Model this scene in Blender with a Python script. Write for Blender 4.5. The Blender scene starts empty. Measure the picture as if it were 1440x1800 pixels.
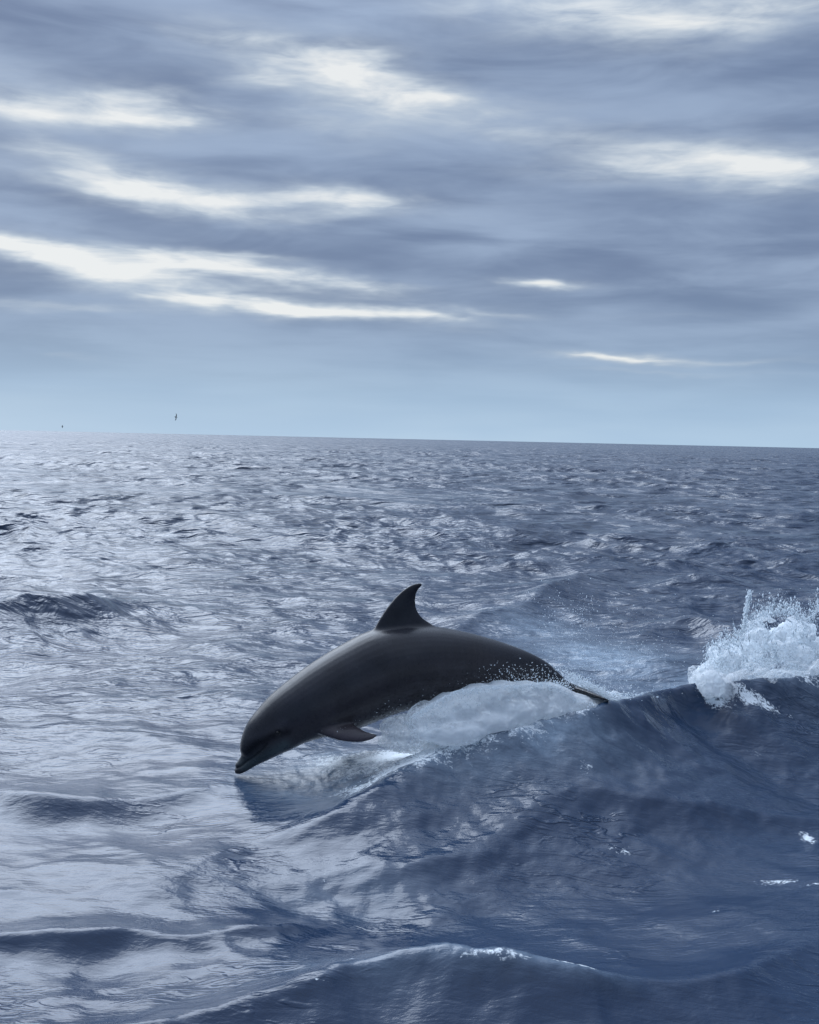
import bpy, math
import numpy as np
from mathutils import Matrix, Vector

rng = np.random.RandomState(7)
R = math.radians
scene = bpy.context.scene
col = scene.collection

# ------------------------------------------------------------------ camera
F = 1900.0                       # focal length in pixels of the 1440 wide photograph
CZ = 2.55                        # eye height above mean sea level
ROLL, PITCH = R(1.27), R(-3.86)
cam_d = bpy.data.cameras.new('camera')
cam = bpy.data.objects.new('camera', cam_d)
col.objects.link(cam)
right = Vector((math.cos(ROLL), 0, math.sin(ROLL)))
fwd = Vector((0, math.cos(PITCH), math.sin(PITCH)))
right = (right - fwd * right.dot(fwd)).normalized()
up = right.cross(fwd).normalized()
M3 = Matrix((right, up, -fwd)).transposed()
cam.matrix_world = Matrix.Translation((0, 0, CZ)) @ M3.to_4x4()
cam_d.sensor_fit = 'HORIZONTAL'
cam_d.sensor_width = 36
cam_d.lens = 36 * F / 1440
cam_d.clip_start = 0.05
cam_d.clip_end = 200000
scene.camera = cam
scene.render.resolution_x, scene.render.resolution_y = 819, 1024
rv, uv, fv = np.array(right), np.array(up), np.array(fwd)


def ray(px, py):
    """World direction through a point of the photograph (used once, to survey where things stand)."""
    return fv + rv * (px - 720) / F - uv * (py - 900) / F


def at_z(px, py, z):
    d = ray(px, py)
    return np.array((0, 0, CZ)) + d * ((z - CZ) / d[2])


def at_y(px, py, y):
    d = ray(px, py)
    return np.array((0, 0, CZ)) + d * (y / d[1])


# ------------------------------------------------------------------ view, light
vs = scene.view_settings
vs.view_transform = 'Standard'
vs.look = 'None'
vs.gamma = 1
vs.use_curve_mapping = False
vs.exposure = 0.72
scene.cycles.use_denoising = True
scene.cycles.max_bounces = 6
scene.cycles.glossy_bounces = 3
scene.cycles.transparent_max_bounces = 12

SUN_AZ, SUN_EL = R(-38), R(39)
sun_d = bpy.data.lights.new('sun', 'SUN')
sun_d.energy = 1.25
sun_d.angle = R(60)
sun_d.color = (0.84, 0.91, 1.0)
sun = bpy.data.objects.new('sun', sun_d)
col.objects.link(sun)
to_sun = Vector((math.sin(SUN_AZ) * math.cos(SUN_EL), math.cos(SUN_AZ) * math.cos(SUN_EL), math.sin(SUN_EL)))
sun.rotation_euler = to_sun.to_track_quat('Z', 'Y').to_euler()
sun.location = to_sun * 60

world = bpy.data.worlds.new('World')
scene.world = world
world.use_nodes = True
WT = world.node_tree
WT.nodes.clear()
WN, WL = WT.nodes, WT.links


class NT:
    """Small helper to write node maths."""
    def __init__(s, tree):
        s.t = tree

    def sock(s, i, v):
        if v is None:
            return
        if hasattr(v, 'is_output'):
            s.t.links.new(v, i)
        else:
            i.default_value = v

    def math(s, op, a, b=None, c=None, clamp=False):
        n = s.t.nodes.new('ShaderNodeMath')
        n.operation = op
        n.use_clamp = clamp
        for k, v in enumerate((a, b, c)):
            s.sock(n.inputs[k], v)
        return n.outputs[0]

    def vec(s, op, a, b=None, c=None, out=0):
        n = s.t.nodes.new('ShaderNodeVectorMath')
        n.operation = op
        for k, v in enumerate((a, b, c)):
            if k < len(n.inputs):
                s.sock(n.inputs[k], v)
        return n.outputs[out]

    def comb(s, x, y, z):
        n = s.t.nodes.new('ShaderNodeCombineXYZ')
        for k, v in enumerate((x, y, z)):
            s.sock(n.inputs[k], v)
        return n.outputs[0]

    def sep(s, v):
        n = s.t.nodes.new('ShaderNodeSeparateXYZ')
        s.t.links.new(v, n.inputs[0])
        return n.outputs

    def noise(s, v, scale, detail=4, rough=0.5, dist=0.0, out='Fac'):
        n = s.t.nodes.new('ShaderNodeTexNoise')
        s.t.links.new(v, n.inputs['Vector'])
        n.inputs['Scale'].default_value = scale
        n.inputs['Detail'].default_value = detail
        n.inputs['Roughness'].default_value = rough
        n.inputs['Distortion'].default_value = dist
        return n.outputs[out]

    def ramp(s, v, stops, mode='LINEAR'):
        n = s.t.nodes.new('ShaderNodeValToRGB')
        s.t.links.new(v, n.inputs[0])
        cr = n.color_ramp
        cr.interpolation = mode
        while len(cr.elements) < len(stops):
            cr.elements.new(0.5)
        for e, (p, c) in zip(cr.elements, stops):
            e.position = p
            e.color = (*c, 1) if hasattr(c, '__len__') else (c, c, c, 1)
        return n.outputs[0]

    def mix(s, f, a, b, mode='MIX'):
        n = s.t.nodes.new('ShaderNodeMix')
        n.data_type = 'RGBA'
        n.blend_type = mode
        s.sock(n.inputs[0], f)
        for i, v in ((6, a), (7, b)):
            if isinstance(v, tuple) and len(v) == 3:
                v = (*v, 1)
            s.sock(n.inputs[i], v)
        return n.outputs[2]

    def smooth(s, v, lo, hi):
        n = s.t.nodes.new('ShaderNodeMapRange')
        n.interpolation_type = 'SMOOTHSTEP'
        s.sock(n.inputs[0], v)
        n.inputs[1].default_value = lo
        n.inputs[2].default_value = hi
        return n.outputs[0]

    def attr(s, name, out='Fac'):
        n = s.t.nodes.new('ShaderNodeAttribute')
        n.attribute_name = name
        return n.outputs[out]


w = NT(WT)
tc = WN.new('ShaderNodeTexCoord')
D = w.vec('NORMALIZE', tc.outputs['Generated'])
dx, dy, dz = w.sep(D)
az = w.math('ARCTAN2', dx, dy)
el = w.math('ARCSINE', dz)
# cloud layer seen in perspective: a plane overhead, streets squeezed towards the horizon
den = w.math('ADD', w.math('MAXIMUM', dz, 0.0), 0.09)
plane = w.comb(w.math('DIVIDE', dx, den), w.math('DIVIDE', dy, den), 0.0)
n_big = w.noise(w.vec('MULTIPLY', plane, (0.75, 1.25, 1.0)), 0.9, 5, 0.52, 0.25)
n_mid = w.noise(w.vec('MULTIPLY', plane, (0.8, 2.2, 1.0)), 2.1, 4, 0.5, 0.2)
n_soft = w.noise(w.comb(w.math('MULTIPLY', az, 3.0), w.math('MULTIPLY', el, 15.0), 3.7), 1.1, 3, 0.5, 0.3)
# warp for the hand-placed gaps
flat = w.comb(az, el, 0.0)
wn = w.noise(w.comb(w.math('MULTIPLY', az, 7.0), w.math('MULTIPLY', el, 24.0), 0.0), 1.0, 4, 0.6, 0.0, 'Color')
wv = w.vec('MULTIPLY', w.vec('SUBTRACT', wn, (0.5, 0.5, 0.5)), (0.13, 0.030, 0.0))
flatw = w.vec('ADD', flat, wv)


def azel(px, py):
    d = ray(px, py)
    d = d / np.linalg.norm(d)
    return math.atan2(d[0], d[1]), math.asin(d[2])


# breaks in the cloud: x, y, half width, half height (pixels of the photograph), strength, tilt degrees
GAPS = [
    (450, 70, 110, 20, .30, 0), (480, 130, 85, 15, .55, 5), (600, 122, 95, 22, .70, -7), (690, 150, 90, 20, .40, -14),
    (745, 178, 62, 15, .70, 0), (580, 215, 90, 26, .35, -5), (880, 205, 110, 18, .22, 0),
    (1000, 20, 190, 22, .30, 0), (1260, 34, 130, 20, .60, 0), (1150, 8, 200, 18, .35, 0), (1090, 62, 230, 45, .14, 0),
    (930, 240, 85, 10, .36, 0), (1210, 268, 110, 16, .40, -4), (1290, 295, 150, 26, .60, -2), (1150, 290, 140, 22, .2, 4), (1400, 290, 90, 18, .4, 0),
    (30, 200, 70, 13, .5, 3), (120, 190, 100, 18, .36, 3), (255, 190, 75, 20, .5, 0), (282, 210, 48, 11, .55, -4),
    (10, 150, 60, 40, .18, 0), (115, 270, 70, 15, .3, 0),
    (205, 322, 65, 11, .7, 0), (300, 340, 130, 22, .45, -5), (380, 352, 170, 14, .35, 0), (620, 350, 62, 13, .75, 0), (540, 348, 120, 14, .3, 0), (320, 372, 100, 9, .25, 0),
    (20, 435, 95, 14, 1.0, -6), (130, 452, 120, 15, .85, -7), (300, 462, 150, 20, .95, -2), (320, 440, 80, 9, .5, 0), (480, 478, 150, 12, .75, -4),
    (600, 490, 90, 7, .4, -3), (460, 445, 60, 6, .45, 0), (180, 488, 120, 8, .22, 0),
    (90, 533, 150, 9, .5, 1), (340, 522, 100, 12, .6, -3), (430, 530, 130, 14, .8, -4), (560, 545, 110, 11, .75, -3), (690, 547, 85, 13, 1.0, -2), (770, 552, 50, 8, .6, -3),
    (850, 545, 60, 6, .35, -4), (945, 502, 52, 6.5, .85, 0), (985, 500, 80, 10, .28, 0), (1060, 626, 48, 5.5, 1.0, -2), (1140, 630, 70, 5, .45, -1), (1290, 632, 110, 4.5, .28, 0),
    (1170, 654, 190, 4, .2, 0), (1180, 550, 130, 6, .14, 0), (160, 634, 30, 5, .18, 0),
]
acc = None
for px, py, hw, hh, s, t in GAPS:
    a0, e0 = azel(px, py)
    mp = WN.new('ShaderNodeMapping')
    mp.vector_type = 'TEXTURE'
    WL.new(flatw, mp.inputs[0])
    mp.inputs['Location'].default_value = (a0, e0, 0)
    mp.inputs['Rotation'].default_value = (0, 0, R(t - 1.27))
    mp.inputs['Scale'].default_value = (hw / F * 1.12, hh / F * (0.95 if 425 < py < 560 else 1.10), 1)
    r2 = w.vec('DOT_PRODUCT', mp.outputs[0], mp.outputs[0], out=1)
    g = w.math('MULTIPLY_ADD', w.math('POWER', 0.80, r2), 0.12 if 425 < py < 560 else 0.27, w.math('MULTIPLY', w.math('POWER', 0.42, r2), 0.66))
    acc = w.math('MULTIPLY_ADD', g, s, acc if acc is not None else 0.0)
acc = w.math('MULTIPLY', acc, w.math('MULTIPLY_ADD', n_mid, 1.5, 0.32))
# the broken cloud goes on the same way over the rest of the sky
front = w.math('MULTIPLY', w.smooth(dy, 0.55, 0.85), w.math('SUBTRACT', 1.0, w.smooth(el, 0.44, 0.56)))
wild = w.math('MULTIPLY', w.smooth(n_big, 0.56, 0.78), w.smooth(el, 0.06, 0.22))
wild = w.math('MULTIPLY', wild, w.math('MULTIPLY_ADD', front, -0.85, 0.9))
fine = w.noise(w.comb(w.math('MULTIPLY', az, 14.0), w.math('MULTIPLY', el, 70.0), 1.3), 1.0, 4, .6, .4)
acc = w.math('MULTIPLY', acc, w.math('MULTIPLY_ADD', fine, 1.7, 0.05))
gap = w.math('MINIMUM', w.math('ADD', acc, wild), 1.1)
# cloud body: violet grey folds and blue grey veils; clearer and bluer towards the horizon
n_patch = w.noise(w.comb(w.math('MULTIPLY', az, 6.5), w.math('MULTIPLY', el, 34.0), 8.1), 1.0, 4, 0.55, 0.5)
fold = w.math('ADD', w.math('MULTIPLY', n_big, 0.4), w.math('ADD', w.math('MULTIPLY', n_soft, 0.3), w.math('MULTIPLY', n_patch, 0.3)))
fold = w.smooth(fold, 0.38, 0.62)
cloud = w.mix(fold, (0.094, 0.131, 0.214), (0.196, 0.254, 0.356))
hz = w.math('SUBTRACT', 1.0, w.smooth(el, 0.0, 0.17))
hzc = w.ramp(w.math('MULTIPLY', el, 6.0), [(0.0, (0.255, 0.360, 0.480)), (0.25, (0.215, 0.314, 0.438)), (0.6, (0.165, 0.238, 0.350)), (1.0, (0.135, 0.197, 0.30))])
hzc = w.mix(w.smooth(n_soft, 0.3, 0.7), hzc, w.mix(1.0, hzc, (1.12, 1.08, 1.04), 'MULTIPLY'))
cloud = w.mix(hz, cloud, hzc)
body = w.mix(w.smooth(gap, 0.0, 0.80), cloud, (0.315, 0.365, 0.425))
body = w.mix(w.smooth(gap, 0.42, 1.35), body, (0.56, 0.565, 0.555))
# thin overcast, brightened overhead out of view to light the foam
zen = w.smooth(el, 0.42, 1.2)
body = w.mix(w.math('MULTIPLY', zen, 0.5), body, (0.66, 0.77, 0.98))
# glow round the hidden sun, added mostly above the view to brighten the water
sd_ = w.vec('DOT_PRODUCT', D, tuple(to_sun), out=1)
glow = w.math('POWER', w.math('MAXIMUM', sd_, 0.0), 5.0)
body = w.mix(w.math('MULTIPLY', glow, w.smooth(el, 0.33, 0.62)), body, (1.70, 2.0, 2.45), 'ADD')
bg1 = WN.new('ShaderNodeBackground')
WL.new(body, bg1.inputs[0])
sky = WN.new('ShaderNodeTexSky')
sky.sky_type = 'NISHITA'
sky.sun_disc = False
sky.sun_elevation = SUN_EL
sky.sun_rotation = SUN_AZ
bg0 = WN.new('ShaderNodeBackground')
WL.new(sky.outputs[0], bg0.inputs[0])
bg0.inputs[1].default_value = 0.05
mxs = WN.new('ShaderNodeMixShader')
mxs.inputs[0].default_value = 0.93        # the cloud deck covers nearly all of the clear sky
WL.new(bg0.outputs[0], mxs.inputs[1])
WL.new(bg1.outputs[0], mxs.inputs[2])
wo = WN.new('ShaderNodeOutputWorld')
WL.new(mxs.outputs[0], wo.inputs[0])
world.cycles.sampling_method = 'MANUAL'
world.cycles.sample_map_resolution = 512


# ------------------------------------------------------------------ helpers
def tag(o, label=None, cat=None, group=None, kind=None):
    for k, v in (('label', label), ('category', cat), ('group', group), ('kind', kind)):
        if v:
            o[k] = v
    return o


def material(name):
    m = bpy.data.materials.new(name)
    m.use_nodes = True
    m.node_tree.nodes.clear()
    return m, NT(m.node_tree)


def out_surf(n, shader):
    o = n.t.nodes.new('ShaderNodeOutputMaterial')
    n.t.links.new(shader, o.inputs[0])


def principled(n, **kw):
    p = n.t.nodes.new('ShaderNodeBsdfPrincipled')
    for k, v in kw.items():
        i = p.inputs[k.replace('_', ' ')]
        if isinstance(v, tuple) and len(v) == 3:
            v = (*v, 1)
        n.sock(i, v)
    return p


def bump(n, h, strength, dist, normal=None):
    b = n.t.nodes.new('ShaderNodeBump')
    n.sock(b.inputs['Strength'], strength)
    b.inputs['Distance'].default_value = dist
    n.t.links.new(h, b.inputs['Height'])
    if normal is not None:
        n.t.links.new(normal, b.inputs['Normal'])
    return b.outputs[0]


def mesh_np(name, v, f, mat=None, smooth=True):
    """v (n,3), f (m,k) all faces with k corners."""
    me = bpy.data.meshes.new(name)
    v = np.asarray(v, np.float32)
    f = np.asarray(f, np.int32)
    k = f.shape[1]
    me.vertices.add(len(v))
    me.vertices.foreach_set('co', v.ravel())
    me.loops.add(f.size)
    me.loops.foreach_set('vertex_index', f.ravel())
    me.polygons.add(len(f))
    me.polygons.foreach_set('loop_start', np.arange(0, f.size, k, dtype=np.int32))
    me.polygons.foreach_set('use_smooth', np.full(len(f), smooth))
    me.update(calc_edges=True)
    if mat:
        me.materials.append(mat)
    return me


def link(name, me, parent=None):
    o = bpy.data.objects.new(name, me)
    col.objects.link(o)
    if parent:
        o.parent = parent
    return o


def fattr(me, name, a):
    t = me.attributes.new(name, 'FLOAT', 'POINT')
    t.data.foreach_set('value', np.asarray(a, np.float32).ravel())


def sstep(x, a, b):
    t = np.clip((x - a) / (b - a), 0, 1)
    return t * t * (3 - 2 * t)


def catmull(P, n):
    P = np.asarray(P, float)
    Q = np.vstack([2 * P[0] - P[1], P, 2 * P[-1] - P[-2]])
    out = []
    for i in range(len(P) - 1):
        p0, p1, p2, p3 = Q[i:i + 4]
        for t in np.linspace(0, 1, n, endpoint=False):
            out.append(0.5 * (2 * p1 + (p2 - p0) * t + (2 * p0 - 5 * p1 + 4 * p2 - p3) * t * t + (3 * p1 - p0 - 3 * p2 + p3) * t ** 3))
    out.append(P[-1])
    return np.array(out)


class VNoise:
    """Periodic value noise in 3D, numpy."""
    def __init__(s, seed):
        s.g = np.random.RandomState(seed).rand(32, 32, 32).astype(np.float32) * 2 - 1

    def __call__(s, p):
        i = np.floor(p).astype(int)
        f = (p - i).astype(np.float32)
        f = f * f * (3 - 2 * f)
        r = 0
        for a in (0, 1):
            for b in (0, 1):
                for c in (0, 1):
                    wgt = (f[:, 0] if a else 1 - f[:, 0]) * (f[:, 1] if b else 1 - f[:, 1]) * (f[:, 2] if c else 1 - f[:, 2])
                    r = r + wgt * s.g[(i[:, 0] + a) % 32, (i[:, 1] + b) % 32, (i[:, 2] + c) % 32]
        return r

    def fbm(s, p, o=4, gain=0.5):
        r, a = 0, 1.0
        for k in range(o):
            r = r + a * s(p * (2.03 ** k) + 7.3 * k)
            a *= gain
        return r


# ------------------------------------------------------------------ sea surface
# explicit crests surveyed on the water: (x, y, height above mean level)
CREST1 = [(430, 1500, .0), (480, 1470, .05), (540, 1440, .13), (620, 1400, .24), (700, 1357, .30), (800, 1318, .375), (900, 1290, .44), (1000, 1262, .50),
          (1060, 1240, .56), (1130, 1222, .54), (1200, 1203, .52), (1300, 1192, .54), (1440, 1176, .56), (1700, 1160, .5), (2100, 1150, .3)]
CREST2 = [(a, b, c * 1.25) for a, b, c in [(120, 1860, .05), (230, 1800, .09), (330, 1757, .12), (450, 1722, .15), (560, 1700, .17), (620, 1678, .19), (700, 1688, .17), (790, 1674, .21), (860, 1662, .24),
          (940, 1672, .23), (1020, 1698, .18), (1100, 1732, .10), (1200, 1728, .08), (1330, 1692, .09), (1440, 1650, .04), (1560, 1620, 0)]]
CREST3 = [(-140, 1100, .12), (-40, 1075, .25), (10, 1060, .33), (60, 1044, .42), (95, 1040, .44), (150, 1048, .33), (220, 1058, .13), (300, 1068, 0)]
CREST4 = [(760, 1120, .0), (830, 1085, .10), (900, 1060, .15), (970, 1030, .2), (1040, 1008, .18), (1100, 1000, .0)]
CREST5 = [(1140, 1110, 0), (1190, 1085, .15), (1230, 1080, .2), (1300, 1095, .15), (1360, 1100, 0)]
CREST6 = [(1150, 1030, 0), (1210, 1012, .2), (1260, 1008, .24), (1330, 1020, .0)]
CREST7 = [(-60, 1400, 0), (20, 1388, .12), (70, 1384, .16), (150, 1400, .1), (260, 1392, .08), (420, 1370, .07), (560, 1362, .05), (660, 1350, 0)]
CREST8 = [(-80, 1650, .02), (60, 1622, .09), (160, 1610, .11), (240, 1618, .06), (330, 1622, .06), (480, 1605, .05), (600, 1590, .0)]
CREST9 = [(640, 1535, .0), (760, 1505, .05), (880, 1480, .04), (980, 1430, .06), (1060, 1418, .05), (1130, 1420, .05), (1230, 1412, .06), (1400, 1405, .05), (1500, 1400, 0)]
#                crest, front width, back width, trough, trough distance
RIDGES = [(CREST1, .43, .80, .17, 1.5), (CREST2, .26, .36, .08, .7), (CREST3, .50, 1.1, .10, 1.6), (CREST4, .5, .9, .05, 1.2),
          (CREST5, .5, .9, .05, 1.3), (CREST6, .6, 1.2, .05, 1.5), (CREST7, .22, .7, .02, .6), (CREST8, .16, .5, .02, .4), (CREST9, .25, .5, .02, .5)]

N_RING, N_AZ = 1740, 720
r_in = 2.6
k = np.arange(N_RING) / (N_RING - 1)
rings = r_in * np.exp(k ** 1.0 * math.log(2600 / r_in))
rings = np.concatenate([np.array([0.05, 0.7, 1.3, 1.8, 2.2]), rings, 2600 * np.exp(np.linspace(0.03, math.log(28), 30))])
azs = np.concatenate([np.linspace(-180, -34, 60, endpoint=False), np.linspace(-34, -26, 40, endpoint=False), np.linspace(-26, 26, N_AZ, endpoint=False),
                      np.linspace(26, 34, 40, endpoint=False), np.linspace(34, 180, 60, endpoint=False)])
azs = np.radians(azs).astype(np.float32)
NR, NA = len(rings), len(azs)
rr = rings.astype(np.float32)[:, None]
X = (rr * np.sin(azs)[None, :])
Y = (rr * np.cos(azs)[None, :])
spacing = np.gradient(rings).astype(np.float32)            # ring spacing
az_sp = np.gradient(azs.astype(float)).astype(np.float32)

Z = np.zeros_like(X)
DX = np.zeros_like(X)
DY = np.zeros_like(X)
lost = np.zeros(NR, np.float32)

NW = 300
lam = np.exp(rng.uniform(math.log(0.11), math.log(9.0), NW))
lam = np.sort(lam)
main_dir = R(-100)                                         # direction of travel: towards the boat, a little to the left
spread = np.where(lam > 4, R(28), np.where(lam > 1, R(38), R(40)))
th = main_dir + rng.normal(0, 1, NW) * spread
ph = rng.uniform(0, 2 * math.pi, NW)
slope = 0.27 * np.sqrt(2 / NW) * np.where(lam > 5, 0.40, np.where(lam > 2.0, 0.65, np.where(lam > 0.35, 1.2, 0.95)))
amp = slope * lam / (2 * math.pi)
# groups: calmer and rougher patches
grp = np.ones_like(X)
for L, t, p, a in ((9, 0.3, 1.0, .20), (14, 1.4, 2.2, .20), (23, 2.3, 0.4, .18), (5.5, 1.9, 3.0, .15), (40, 0.9, 5.0, .2), (90, 1.2, 1.2, .2), (3.4, 1.6, 4.4, .12)):
    grp += a * np.sin((X * math.cos(t) * 0.6 + Y * math.sin(t)) * 2 * math.pi / L + p)
calm = 0.46 + 0.54 * sstep(rr, 8, 26)                      # the boat has flattened the water beside it
grp = np.clip(grp, 0.3, 1.8) * calm * (1 - .40 * sstep(X, -.6, .8) * (1 - sstep(rr, 7, 10)))
for l, t, p, a in zip(lam, th, ph, amp):
    fade = sstep(l / spacing, 2.4, 4.5)
    hi = int(np.searchsorted(-fade, -1e-3, side='left')) if fade[-1] < 1e-3 else NR
    nz = np.nonzero(fade > 1e-3)[0]
    lost += (1 - fade) * (a * 2 * math.pi / l) ** 2 / 2
    if not len(nz):
        continue
    i0, i1 = nz[0], nz[-1] + 1
    kx, ky = math.cos(t) * 2 * math.pi / l, math.sin(t) * 2 * math.pi / l
    P = X[i0:i1] * kx + Y[i0:i1] * ky + p
    A = (a * fade[i0:i1, None]) * grp[i0:i1]
    Z[i0:i1] += A * np.cos(P)
    q = 0.85 * np.sin(P) * A
    DX[i0:i1] -= math.cos(t) * q
    DY[i0:i1] -= math.sin(t) * q

noise3 = VNoise(3)
near = np.nonzero(rings < 40)[0][-1]
jx = slice(0, near)
Xn, Yn = X[jx], Y[jx]
sel = (Yn > 0.5) & (np.abs(Xn) < Yn * 1.3 + 2)
xs, ys = Xn[sel], Yn[sel]
# waviness of the crest lines themselves
pn = np.stack([xs * 1.7, ys * 1.7, np.zeros_like(xs)], 1)
wob = noise3.fbm(pn, 4, .55)
pn2 = np.stack([xs * 1.7 + 9, ys * 1.7 + 5, np.zeros_like(xs) + 4.4], 1)
wob2 = noise3.fbm(pn2, 4, .55)
add = np.zeros_like(xs)
calm2 = np.ones_like(xs)
crest_d = np.full_like(xs, 99.0)
crest_w = {}
for ci, (C, wf, wb, tr, td) in enumerate(RIDGES):
    W = np.array([at_z(a, b, c) for a, b, c in C])
    W = catmull(W, 5)
    best = np.full_like(xs, 1e9)
    sd = np.zeros_like(xs)
    hh = np.zeros_like(xs)
    over = np.zeros_like(xs)
    ws = np.zeros(xs.shape, np.float64) + 1e-30
    tau = .06 + .35 * wf
    for i in range(len(W) - 1):
        a, b = W[i], W[i + 1]
        e = b[:2] - a[:2]
        L2 = e @ e
        t = ((xs - a[0]) * e[0] + (ys - a[1]) * e[1]) / L2
        tcl = np.clip(t, 0, 1)
        qx, qy = xs - a[0] - tcl * e[0], ys - a[1] - tcl * e[1]
        d2 = qx * qx + qy * qy
        m = d2 < best
        best = np.where(m, d2, best)
        side = np.sign(e[0] * (ys - a[1]) - e[1] * (xs - a[0]))   # + behind the crest (away from the boat)
        perp = (e[0] * (ys - a[1]) - e[1] * (xs - a[0])) / math.sqrt(L2)
        dd = np.sqrt(d2) * side
        ov = np.zeros_like(xs)
        if i == 0:
            ov = np.maximum(-t, 0) * math.sqrt(L2)
            dd = np.where(t < 0, perp, dd)
        if i == len(W) - 2:
            ov = np.maximum(t - 1, 0) * math.sqrt(L2)
            dd = np.where(t > 1, perp, dd)
        sd = np.where(m, dd, sd)
        over = np.where(m, ov, over)
        wi = np.exp(-np.sqrt(d2) / tau) * math.sqrt(L2)
        ws += wi
        hh += wi * (a[2] + tcl * (b[2] - a[2]))
    hh = hh / ws * np.exp(-(over / .45) ** 2)
    sd = sd + wob * min(0.07, wf * .16)
    wsc = .40 + .60 * np.clip(hh / (.35 if ci == 0 else .2), 0, 1)
    front = -np.minimum(sd, 0) / wsc
    back = np.maximum(sd, 0) / wsc
    ef, eb = 0.03, 0.09
    fl_ = np.sqrt(front ** 2 + ef ** 2) - ef
    if ci < 2:      # steep just under the lip, easing into a long lower face
        gf = .62 * np.exp(-fl_ / (wf * .62)) + .38 * np.exp(-(fl_ / (wf * 2.1)) ** 1.5)
    else:
        gf = np.exp(-fl_ / wf * (1 + .35 * front / wf))
    g = np.where(sd < 0, gf, np.exp(-(np.sqrt(back ** 2 + eb ** 2) - eb) / wb * (1 + .5 * back / wb)))
    add += hh * g * (1 + .10 * wob2)
    add -= tr * np.minimum(1, hh / .3) * np.exp(-((front - td) / (.5 * td)) ** 2) * (sd < 0)
    near_c = np.exp(-(sd / .10) ** 2) * np.clip(hh / .25, 0, 1)
    if ci < 3:
        mm = near_c > .01
        pr = np.stack([xs[mm] * 4, ys[mm] * 4, np.zeros(mm.sum()) + ci], 1)
        add[mm] += near_c[mm] * noise3.fbm(pr, 3, .5) * (.010, .012, .02)[ci]
    if ci == 0:
        crest_w = dict(d=sd, h=hh)
    calm2 = np.minimum(calm2, 1 - 0.55 * g * np.minimum(1, hh / .2))
Zs = Z[jx][sel] * calm2 + add
hd = at_y(430, 1350, 7.75)
hm = np.exp(-(((xs + .85) / .75) ** 2 + ((ys - 7.6) / .75) ** 2) ** 1.5)
Zs = Zs - hm * np.maximum(Zs - .01, 0) * .9
# stretched ripples running down the big face
cd = crest_w['d']
face = np.exp(-((cd + .75) / .8) ** 2) * np.minimum(1, crest_w['h'] / .3)
rip = noise3.fbm(np.stack([(xs * .75 + ys * .66) * 2.2, (ys * .75 - xs * .66) * 7.5, np.zeros_like(xs) + 2], 1), 4, .5)
Zs += face * rip * .011
Zn = Z[jx]
Zn[sel] = Zs
Z[jx] = Zn
# earth's curve is left out: the sheet runs out flat to the horizon
XX, YY = X + DX, Y + DY

# foam on the surface
foam = np.zeros_like(X)
FOAM = [  # x, y, z, radius across, radius along the view (m), strength
    (1060, 1150, .3, .75, 1.5, .50), (1000, 1085, .15, .35, .8, .60), (1100, 1205, .45, .30, .35, .9), (1040, 1060, .1, .6, 1.0, .35),
    (1300, 1170, .5, .75, .55, 1.0), (1400, 1150, .5, .8, .8, 1.0), (1240, 1195, .5, .28, .2, .9), (1262, 1208, .5, .22, .12, .9), (1330, 1205, .5, .35, .12, .85), (1400, 1190, .5, .5, .12, .75),
    (1090, 1510, -.1, .14, .08, .62), (1370, 1530, -.05, .24, .07, .72), (1425, 1450, -.05, .10, .16, .80), (1260, 1600, -.05, .10, .06, .55), (1030, 1385, .1, .12, .12, .60), (1330, 1320, .1, .2, .1, .5), (1440, 1545, -.05, .2, .05, .7),
    (610, 1672, .19, .05, .08, .85), (720, 1680, .17, .16, .12, .45), (1000, 1692, .22, .20, .05, .85), (870, 1668, .29, .22, .05, .8), (780, 1682, .24, .14, .04, .6), (560, 1530, 0, .30, .16, .50), (640, 1550, 0, .16, .1, .45), (560, 1790, 0, .10, .03, .6),
    (600, 1385, .2, .30, .22, .5), (590, 1352, .02, .42, .34, .82), (625, 1368, .03, .36, .26, .8), (655, 1340, .06, .40, .40, .88), (700, 1318, .15, .45, .40, .95), (640, 1350, .26, .38, .32, .78), (720, 1325, .32, .42, .34, .95), (800, 1300, .38, .42, .34, 1.0), (880, 1275, .45, .45, .3, 1.0), (980, 1255, .5, .4, .2, .9), (800, 1790, 0, .12, .08, .4),
    (1330, 868, 0, 2.4, 1.0, .62), (1300, 945, 0, .6, .8, .35), (860, 1010, 0, 1.0, 1.0, .22),
    (700, 770 + 38, 0, 3, 4, .25)]
nf = np.nonzero(rings < 80)[0][-1]
for px, py, z, rx, ry, s in FOAM:
    c = at_z(px, py, z)
    g = np.exp(-(((X[:nf] - c[0]) / rx) ** 2 + ((Y[:nf] - c[1]) / ry) ** 2))
    foam[:nf] = np.maximum(foam[:nf], s * g)
# aerated turbulence roughness where the dolphin and the breaker have churned the water
churn = np.zeros_like(X)
for px, py, z, rx, ry, s in ((1060, 1130, .2, .8, 1.6, .8), (1330, 1160, .45, 1.2, .8, 1.0), (600, 1550, 0, .45, .3, .12), (720, 1690, .1, .5, .25, .35), (880, 1672, .25, .42, .10, .45), (1010, 1700, .2, .2, .08, .35), (880, 1285, .4, .7, .35, .9), (760, 1315, .3, .7, .4, .9), (650, 1345, .12, .6, .5, .9), (560, 1375, .05, .5, .4, .55), (960, 1090, .1, .7, 1.2, .5)):
    c = at_z(px, py, z)
    churn[:nf] = np.maximum(churn[:nf], s * np.exp(-(((X[:nf] - c[0]) / rx) ** 2 + ((Y[:nf] - c[1]) / ry) ** 2)))
m = churn[:nf] > .02
xm, ym = X[:nf][m], Y[:nf][m]
cn = noise3.fbm(np.stack([xm * 7, ym * 7, np.zeros_like(xm)], 1), 4, .6)
Zf = Z[:nf]
Zf[m] += churn[:nf][m] * np.abs(cn) * .018
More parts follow.
